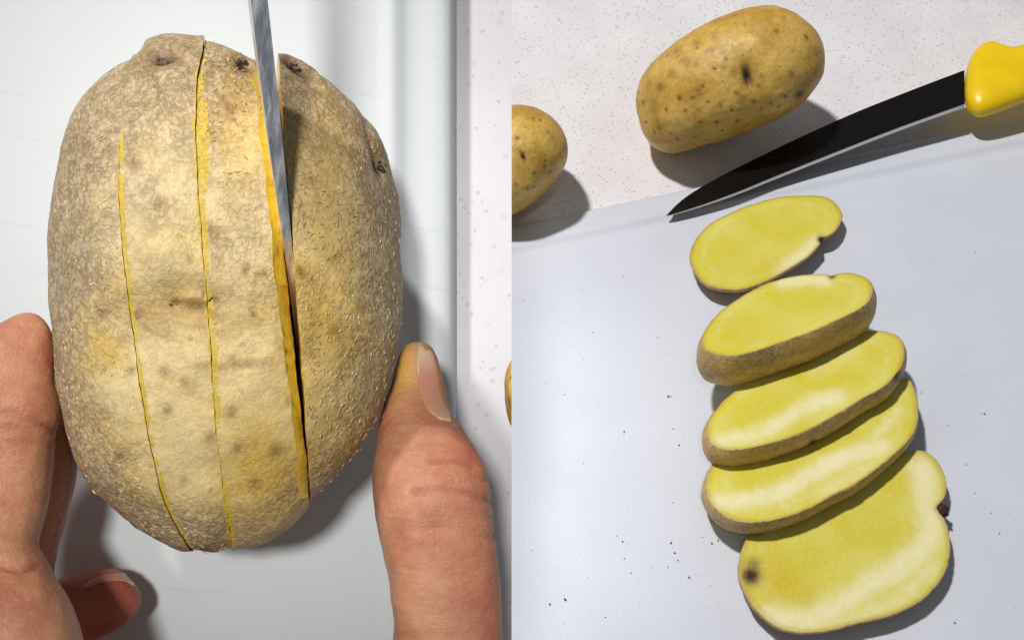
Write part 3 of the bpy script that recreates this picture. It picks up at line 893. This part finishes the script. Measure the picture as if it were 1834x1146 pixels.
# ------------------------------------------------------------------ knife lying on the lower board
KZ = 0.0125
tip = on_z(1193, 386, KZ); heelS = on_z(1728, 187, 0.0265); heelE = on_z(1728, 123, 0.0255)
kn = (heelS - tip).cross(heelE - tip).normalized()
if kn.z < 0: kn = -kn
KP = lambda x, y: on_plane(x, y, tip, kn)
E = catmull([(1728, 123), (1680, 141), (1620, 164), (1530, 200), (1430, 245), (1350, 284), (1280, 320), (1237, 346), (1212, 366), (1198, 381), (1193, 386)], 60, False)
S = catmull([(1728, 187), (1680, 204), (1600, 233), (1500, 272), (1400, 312), (1320, 345), (1260, 367), (1220, 380), (1203, 385), (1194, 386.5)], 60, False)
k2 = thing('kitchen_knife', 'yellow handled knife with a dark reflection coloured into its blade, lying across the far board edge', 'knife', Matrix.Identity(4))
verts, faces, mi = [], [], []
for i in range(60):
    s_, e_ = KP(*S[i]), KP(*E[i])
    th = 0.0027 * (1 - (i / 59) ** 4 * 0.85)
    tin = (s_ - e_).normalized() * 0.00025
    verts += [e_ - kn * (th / 2 + 0.0001), e_ - kn * (th / 2 - 0.0001), s_ - tin, s_ - kn * 0.0002 + tin * 0.2, s_ - kn * (th - 0.0002) + tin * 0.2, s_ - kn * th - tin]
for i in range(59):
    for j in range(6):
        a, b = i * 6 + j, i * 6 + (j + 1) % 6
        faces.append((a, b, b + 6, a + 6)); mi.append(1 if j in (2, 3, 4) else 0)
faces.append((5, 4, 3, 2, 1, 0)); mi.append(0); faces.append(tuple(59 * 6 + j for j in range(6))); mi.append(0)
o = mesh_obj('blade', verts, faces, [STEEL_DARK_REFLECTION, STEEL_SPINE], k2, mat_idx=mi, smooth=False)
bm = bmesh.new(); bm.from_mesh(o.data); bmesh.ops.recalc_face_normals(bm, faces=bm.faces); bm.to_mesh(o.data); bm.free()

HO = catmull([(1728, 160), (1730, 130), (1738, 105), (1752, 86), (1768, 79), (1784, 85), (1806, 92), (1834, 86), (1880, 74), (1940, 52), (2000, 26), (2050, 2), (2085, -4), (2105, 20), (2095, 55), (2050, 88), (1980, 118), (1900, 150), (1834, 177), (1795, 192), (1765, 201), (1748, 200), (1735, 190), (1729, 176)], 150)
hz = kn
A0, A1 = KP(1728, 152), KP(2105, 25)
adir = (A1 - A0).normalized()
rings = []
half = 0.0085
for a in np.linspace(-90, 90, 31):
    ca, sa = math.cos(math.radians(a)), math.sin(math.radians(a))
    sc_ = max(0.0, ca) ** 0.62 if abs(a) < 89.9 else 0.0; hz_ = math.copysign(abs(sa) ** 0.85, sa) * half
    ring = []
    for x, y in HO:
        p = KP(x, y); t = min(max((p - A0).dot(adir), 0.0135), 0.112); q = A0 + adir * t
        ring.append(q + (p - q) * sc_ + kn * (hz_ - 0.0012))
    rings.append(ring)
verts = [p for r in rings for p in r]; n = len(HO); faces = []
for i in range(len(rings) - 1):
    for j in range(n):
        a, b = i * n + j, i * n + (j + 1) % n
        faces.append((a, b, b + n, a + n))
o = mesh_obj('handle', verts, faces, YELLOW, k2)
bm = bmesh.new(); bm.from_mesh(o.data); bmesh.ops.recalc_face_normals(bm, faces=bm.faces); bm.to_mesh(o.data); bm.free()

# ------------------------------------------------------------------ potato slices
SL = [
 dict(label='flat potato slice with notched rim lying farthest up the board, beneath the knife', tilt=4, t=0.009, bs=0.80, shift=(0, 0.002), bulge=-0.0002,
      face=[(1235, 460), (1245, 430), (1270, 402), (1300, 385), (1340, 368), (1390, 354), (1440, 350), (1475, 352), (1495, 362), (1507, 378), (1509, 390), (1502, 406), (1490, 419), (1478, 424), (1468, 427), (1468, 438), (1450, 458), (1430, 472), (1400, 490), (1370, 505), (1335, 517), (1300, 519), (1265, 510), (1245, 490)],
      long=((1235, 470), (1508, 385)), pale=[([(1462, 432), (1445, 450), (1420, 466), (1395, 482)], 11, .95)], dark=[(1470, 429, 5, .95)], gold=[(1390, 480, 22, .4)]),
 dict(label='thick potato slice with broad brown skin side, second from the knife', tilt=16, t=0.0205, bs=1.02, shift=(0.0015, 0.002), bulge=0.0026,
      face=[(1257, 612), (1262, 592), (1285, 562), (1320, 536), (1360, 513), (1400, 499), (1440, 492), (1478, 491), (1489, 494), (1500, 490), (1520, 488), (1545, 494), (1558, 503), (1563, 517), (1559, 535), (1545, 550), (1520, 564), (1490, 578), (1450, 596), (1400, 613), (1350, 630), (1310, 638), (1280, 634), (1262, 626)],
      long=((1257, 618), (1563, 515)), pale=[([(1400, 506), (1440, 500), (1478, 501)], 12, .9)], dark=[(1490, 495, 4, .9)], gold=[(1310, 600, 30, .15)]),
 dict(label='potato slice with two dark eyes in its skin, third from the knife', tilt=14, t=0.0135, bs=1.02, shift=(0.001, 0.002), bulge=0.0018,
      face=[(1266, 778), (1268, 755), (1285, 730), (1312, 703), (1350, 676), (1420, 642), (1480, 614), (1530, 598), (1570, 592), (1600, 597), (1616, 610), (1620, 632), (1615, 655), (1600, 677), (1578, 696), (1550, 711), (1510, 736), (1460, 764), (1410, 785), (1350, 801), (1310, 806), (1280, 800), (1270, 790)],
      long=((1266, 785), (1620, 625)), pale=[([(1285, 790), (1350, 778), (1400, 755), (1450, 725), (1500, 712)], 15, .9), ([(1460, 665), (1530, 620)], 16, .45)], dark=[(1607, 672, 5, .0)], gold=[], eyes=[(1607, 674), (1457, 797)]),
 dict(label='potato slice with long pale streak, resting on the lowest slice', tilt=10, t=0.0115, bs=0.99, shift=(0.0, 0.0015), bulge=0.0014,
      face=[(1263, 875), (1267, 850), (1282, 824), (1320, 800), (1400, 772), (1500, 725), (1580, 688), (1625, 678), (1639, 700), (1644, 730), (1643, 758), (1630, 785), (1600, 815), (1570, 840), (1530, 868), (1490, 888), (1450, 910), (1400, 928), (1350, 936), (1310, 930), (1285, 915), (1269, 895)],
      long=((1263, 890), (1644, 735)), pale=[([(1285, 900), (1340, 895), (1400, 880), (1460, 845), (1520, 815), (1580, 800)], 17, 1.0), ([(1400, 905), (1500, 865), (1580, 815)], 14, .5), ([(1560, 790), (1610, 735)], 12, .7)], dark=[], gold=[]),
 dict(label='large potato slice lowest in the row with a dark bruise at its left end', tilt=0, t=0.0115, bs=0.86, shift=(0, 0.0015), bulge=0.0,
      face=[(1322, 1030), (1325, 995), (1334, 970), (1352, 948), (1420, 915), (1500, 875), (1570, 836), (1615, 812), (1650, 806), (1675, 820), (1690, 845), (1696, 870), (1692, 890), (1683, 902), (1681, 914), (1690, 926), (1698, 945), (1702, 980), (1697, 1015), (1680, 1045), (1650, 1075), (1600, 1100), (1540, 1115), (1480, 1130), (1430, 1133), (1390, 1122), (1355, 1095), (1335, 1065)],
      long=((1322, 1060), (1702, 900)), pale=[([(1380, 1105), (1440, 1108), (1500, 1085), (1560, 1045), (1620, 1010), (1665, 960), (1660, 900), (1650, 840)], 24, 1.0), ([(1400, 1112), (1500, 1108), (1600, 1075), (1670, 1020)], 18, .7), ([(1660, 1000), (1680, 940)], 16, .7)],
      dark=[(1345, 1030, 13, 1.0), (1349, 1012, 12, .45), (1687, 908, 7, 1.0), (1352, 956, 10, .3)], gold=[(1400, 1040, 36, .55), (1440, 1070, 26, .35)]),
]


def in_poly(pt, poly):
    x, y = pt; c = False; n = len(poly); j = n - 1
    for i in range(n):
        if (poly[i][1] > y) != (poly[j][1] > y) and x < (poly[j][0] - poly[i][0]) * (y - poly[i][1]) / (poly[j][1] - poly[i][1]) + poly[i][0]: c = not c
        j = i
    return c


def slice_geo(s, zc, npt):
    a = (on_z(*s['long'][1], BZ) - on_z(*s['long'][0], BZ)).normalized()
    n = Matrix.Rotation(math.radians(-s['tilt']), 3, a) @ Vector((0, 0, 1))
    if n.y < 0: n = Matrix.Rotation(math.radians(s['tilt']), 3, a) @ Vector((0, 0, 1))
    cx, cy = np.mean(s['face'], axis=0)
    p0 = on_z(cx, cy, zc)
    px = catmull(s['face'], npt)
    pts = np.array([on_plane(x, y, p0, n)[:] for x, y in px])
    c = pts.mean(0); v = n.cross(a)
    shift = np.array(a * s['shift'][0] + v * s['shift'][1])
    bot = c + (pts - c) * s['bs'] + shift - np.array(n) * s['t']
    return pts, bot, c, n, a, v


below = None
for s in reversed(SL):
    lo, hi = BZ, 0.08
    for _ in range(22):
        zc = (lo + hi) / 2
        pts, bot, c, n, a, v = slice_geo(s, zc, 72)
        bc = bot.mean(0); ok = bot[:, 2].min() > BZ - 0.0004
        if below is not None and ok:
            fp, fc, fn = below
            poly = [(p[0], p[1]) for p in fp]
            for k in (1.0, 0.9, 0.75, 0.6):
                for p in bc + (bot - bc) * k:
                    if in_poly(p[:2], poly):
                        zf = fc[2] - (fn.x * (p[0] - fc[0]) + fn.y * (p[1] - fc[1])) / fn.z
                        if p[2] < zf - 0.0007: ok = False; break
                if not ok: break
        if ok: hi = zc
        else: lo = zc
    s['zc'] = hi
    pts, bot, c, n, a, v = slice_geo(s, hi, 72)
    print('slice', s['label'][:30], 'z', round(hi, 4), 'len', round(float(np.linalg.norm(pts[0] - pts[36])), 4), 'bot min', round(bot[:, 2].min(), 4), 'max', round(bot[:, 2].max(), 4))
    below = (pts, c, n)

for si, s in enumerate(SL):
    N = 220
    pts, bot, c, n, a, v = slice_geo(s, s['zc'], N)
    nn = np.array(n)
    rad = pts - c; rl = np.linalg.norm(rad, axis=1)
    jit = np.array([noise.fractal(Vector(p) * 420, 0.9, 2.0, 2) for p in pts]) * 0.00022
    pts = pts + rad / rl[:, None] * jit[:, None]
    out = rad / rl[:, None]
    rings, tag_r = [], []
    for q in list(np.linspace(0.02, 0.93, 30)):
        rings.append(c + (pts - c) * q); tag_r.append(0)
    rings.append(pts - out * 0.00055); tag_r.append(0)
    rings.append(pts - out * 0.00010 - nn * 0.00004); tag_r.append(1)
    for w in np.linspace(0.04, 0.96, 13):
        b_ = bot if s['bulge'] >= 0 else c + (bot - c) * 1.0
        if s['bs'] < 0.9:     # end piece: domed underneath
            k = 1 - w ** 2.2
            r = (bot + nn * s['t']) * (1 - k) + pts * k - nn * s['t'] * w
        else:
            r = pts * (1 - w) + bot * w + out * s['bulge'] * math.sin(math.pi * w)
        r = r + out * (np.array([noise.fractal(Vector(p) * 160 + Vector((si, 0, 0)), 0.9, 2.0, 3) for p in r]) * 0.00025)[:, None]
        rings.append(r); tag_r.append(1)
    rings.append(bot); tag_r.append(1)
    bc = bot.mean(0)
    for q in (0.97, 0.6, 0.02): rings.append(bc + (bot - bc) * q); tag_r.append(2)
    V = np.vstack(rings)
    fl = [noise.fractal(Vector(p) * 90 + Vector((0, si, 0)), 0.9, 2.0, 2) * 0.00016 for p in np.vstack(rings[:30])]
    V[:30 * N] += nn * np.array(fl)[:, None]
    faces, mi = [], []
    for i in range(len(rings) - 1):
        skin = 1 if (tag_r[i] == 1 or tag_r[i + 1] == 1) and tag_r[i + 1] != 2 else 0
        for j in range(N):
            k = (j + 1) % N
            faces.append((i * N + j, i * N + k, i * N + N + k, i * N + N + j)); mi.append(skin)
    faces.append(tuple(range(N))); mi.append(0)
    faces.append(tuple((len(rings) - 1) * N + j for j in range(N - 1, -1, -1))); mi.append(0)
    cm = np.array(CAMI)
    cc = V @ cm[:3, :3].T + cm[:3, 3]
    pp = np.stack([W / 2 + FPX * cc[:, 0] / -cc[:, 2], H / 2 - FPX * cc[:, 1] / -cc[:, 2]], 1)
    nF = 31 * N
    pale = np.zeros(len(V)); dark = np.zeros(len(V)); gold = np.zeros(len(V)); brown = np.zeros(len(V))
    for line, wd, am in s['pale']:
        pale[:nF] = np.maximum(pale[:nF], am * np.exp(-(seg_dist(pp[:nF], line) / (wd * 1.25)) ** 2))
    for x, y, r, am in s['dark']:
        d2 = ((pp[:, 0] - x) ** 2 + (pp[:, 1] - y) ** 2) / r ** 2
        dark = np.maximum(dark, am * np.exp(-d2 ** 1.5)); brown = np.maximum(brown, 0.95 * am * np.exp(-d2 / 2.2))
    for x, y, r, am in s['gold']:
        gold[:nF] = np.maximum(gold[:nF], am * np.exp(-(((pp[:nF, 0] - x) ** 2 + (pp[:nF, 1] - y) ** 2) / r ** 2)))
    for x, y in s.get('eyes', []):
        d2 = ((pp[:, 0] - x) ** 2 + ((pp[:, 1] - y) * 0.7) ** 2) / 36.0
        dark[nF:] = np.maximum(dark[nF:], np.exp(-d2[nF:] * 1.3)); brown[nF:] = np.maximum(brown[nF:], 0.5 * np.exp(-d2[nF:] / 4))
        V[nF:-4 * N] -= out[np.arange(len(V[nF:-4 * N])) % N] * (np.exp(-d2[nF:-4 * N] / 1.5) * 0.0009)[:, None]
    # paler ring and a browner line just inside the skin
    ring_i = np.repeat(np.arange(31), N)
    brown[:nF] = np.maximum(brown[:nF], (ring_i == 30) * 0.35)
    pale[:nF] = np.maximum(pale[:nF], 0.30 * np.exp(-((ring_i - 25.5) / 2.0) ** 2))
    o = mesh_obj('potato_slice', V - c, faces, [FLESH, SKIN_SLICE], matrix=Matrix.Translation(Vector(c)), mat_idx=mi,
                 attrs={'pale': pale, 'dark': dark, 'gold': gold, 'brown': brown, 'rough_or_shaded': np.where(np.arange(len(V)) >= nF, 0.45 + 0.5 * np.array([noise.fractal(Vector(q) * 55, 0.9, 2.0, 2) for q in V]), 0.0).clip(0, 1), 'peel': np.zeros(len(V)), 'ochre': np.where(np.arange(len(V)) >= nF, 0.5, 0.0) * np.clip(np.array([noise.fractal(Vector(q) * 40 + Vector((9, 0, 0)), 0.9, 2.0, 2) for q in V]) + 0.3, 0, 1)})
    bm = bmesh.new(); bm.from_mesh(o.data); bmesh.ops.recalc_face_normals(bm, faces=bm.faces)
    for e in bm.edges:
        if e.calc_face_angle(0) > 0.7: e.smooth = False
    bm.to_mesh(o.data); bm.free()
    tag(o, s['label'], 'potato slice')

# the dry stub of stem in the notch of the lowest slice
z5 = SL[4]['zc']
pc = on_z(1688, 911, z5)
sv, sf = icosphere(3)
sv = sv * (np.array([0.0026, 0.0030, 0.0020])) * (1 + 0.5 * fbm(sv, 2.5, 8))[:, None]
stem = mesh_obj('stem_stub', sv, sf, NT('stem_bark').out(lin(52, 32, 22), 0.8), matrix=Matrix.Translation(pc + Vector((0, 0, -0.0012))))
low = [o for o in COL.objects if o.name.startswith('potato_slice')][-1]
stem.parent = low; stem.matrix_parent_inverse = Matrix.Translation(low.location).inverted()

# ------------------------------------------------------------------ crumbs of soil on the board
rnd = random.Random(3)
spots = [(1115, 970, 3), (1118, 1000, 2.4), (1202, 972, 3), (1208, 990, 2.4), (1214, 1003, 2.2), (1234, 1034, 3.4), (1012, 1073, 3), (985, 1082, 3), (1197, 710, 2.6), (1201, 710, 2), (1118, 773, 3), (1216, 797, 3), (1206, 768, 2), (1062, 595, 2.6), (1011, 707, 1.8), (1084, 1105, 2), (1196, 1015, 2.4), (1130, 1026, 2), (1272, 920, 2), (1258, 962, 2), (1763, 741, 3), (1757, 740, 2), (1650, 703, 2.4), (1745, 883, 2.6), (1730, 832, 3), (1746, 452, 2.2), (1775, 918, 1.8), (1710, 1115, 2.2), (1286, 968, 3), (1275, 973, 2.4), (1117, 496, 1.8), (1205, 900, 1.8), (1045, 830, 1.6), (1180, 840, 1.8), (1790, 955, 1.8)]
for _ in range(60): spots.append((rnd.uniform(930, 1300), rnd.uniform(500, 1140), rnd.uniform(0.7, 1.4)))
for _ in range(25): spots.append((rnd.uniform(1600, 1830), rnd.uniform(420, 1140), rnd.uniform(0.6, 1.1)))
verts, faces = [], []
bv, bf = icosphere(1)
for x, y, r in spots:
    p = np.array(on_z(x, y, BZ)); k = r / rnd.uniform(4800, 8500)
    b0 = len(verts); st = rnd.uniform(0.5, 1.8); an = rnd.random() * 3
    for q in bv:
        w_ = q * (1 + rnd.uniform(-.3, .3)) * k
        w_ = np.array([w_[0] * st * math.cos(an) - w_[1] * math.sin(an), w_[0] * st * math.sin(an) + w_[1] * math.cos(an), w_[2] * 0.6])
        verts.append(p + w_ + (0, 0, k * 0.4))
    faces += [tuple(b0 + i for i in f) for f in bf]
cr = mesh_obj('crumbs', verts, faces, CRUMB)
cr['kind'] = 'stuff'; cr['label'] = 'tiny dark crumbs of soil scattered on the white board'; cr['category'] = 'crumbs'
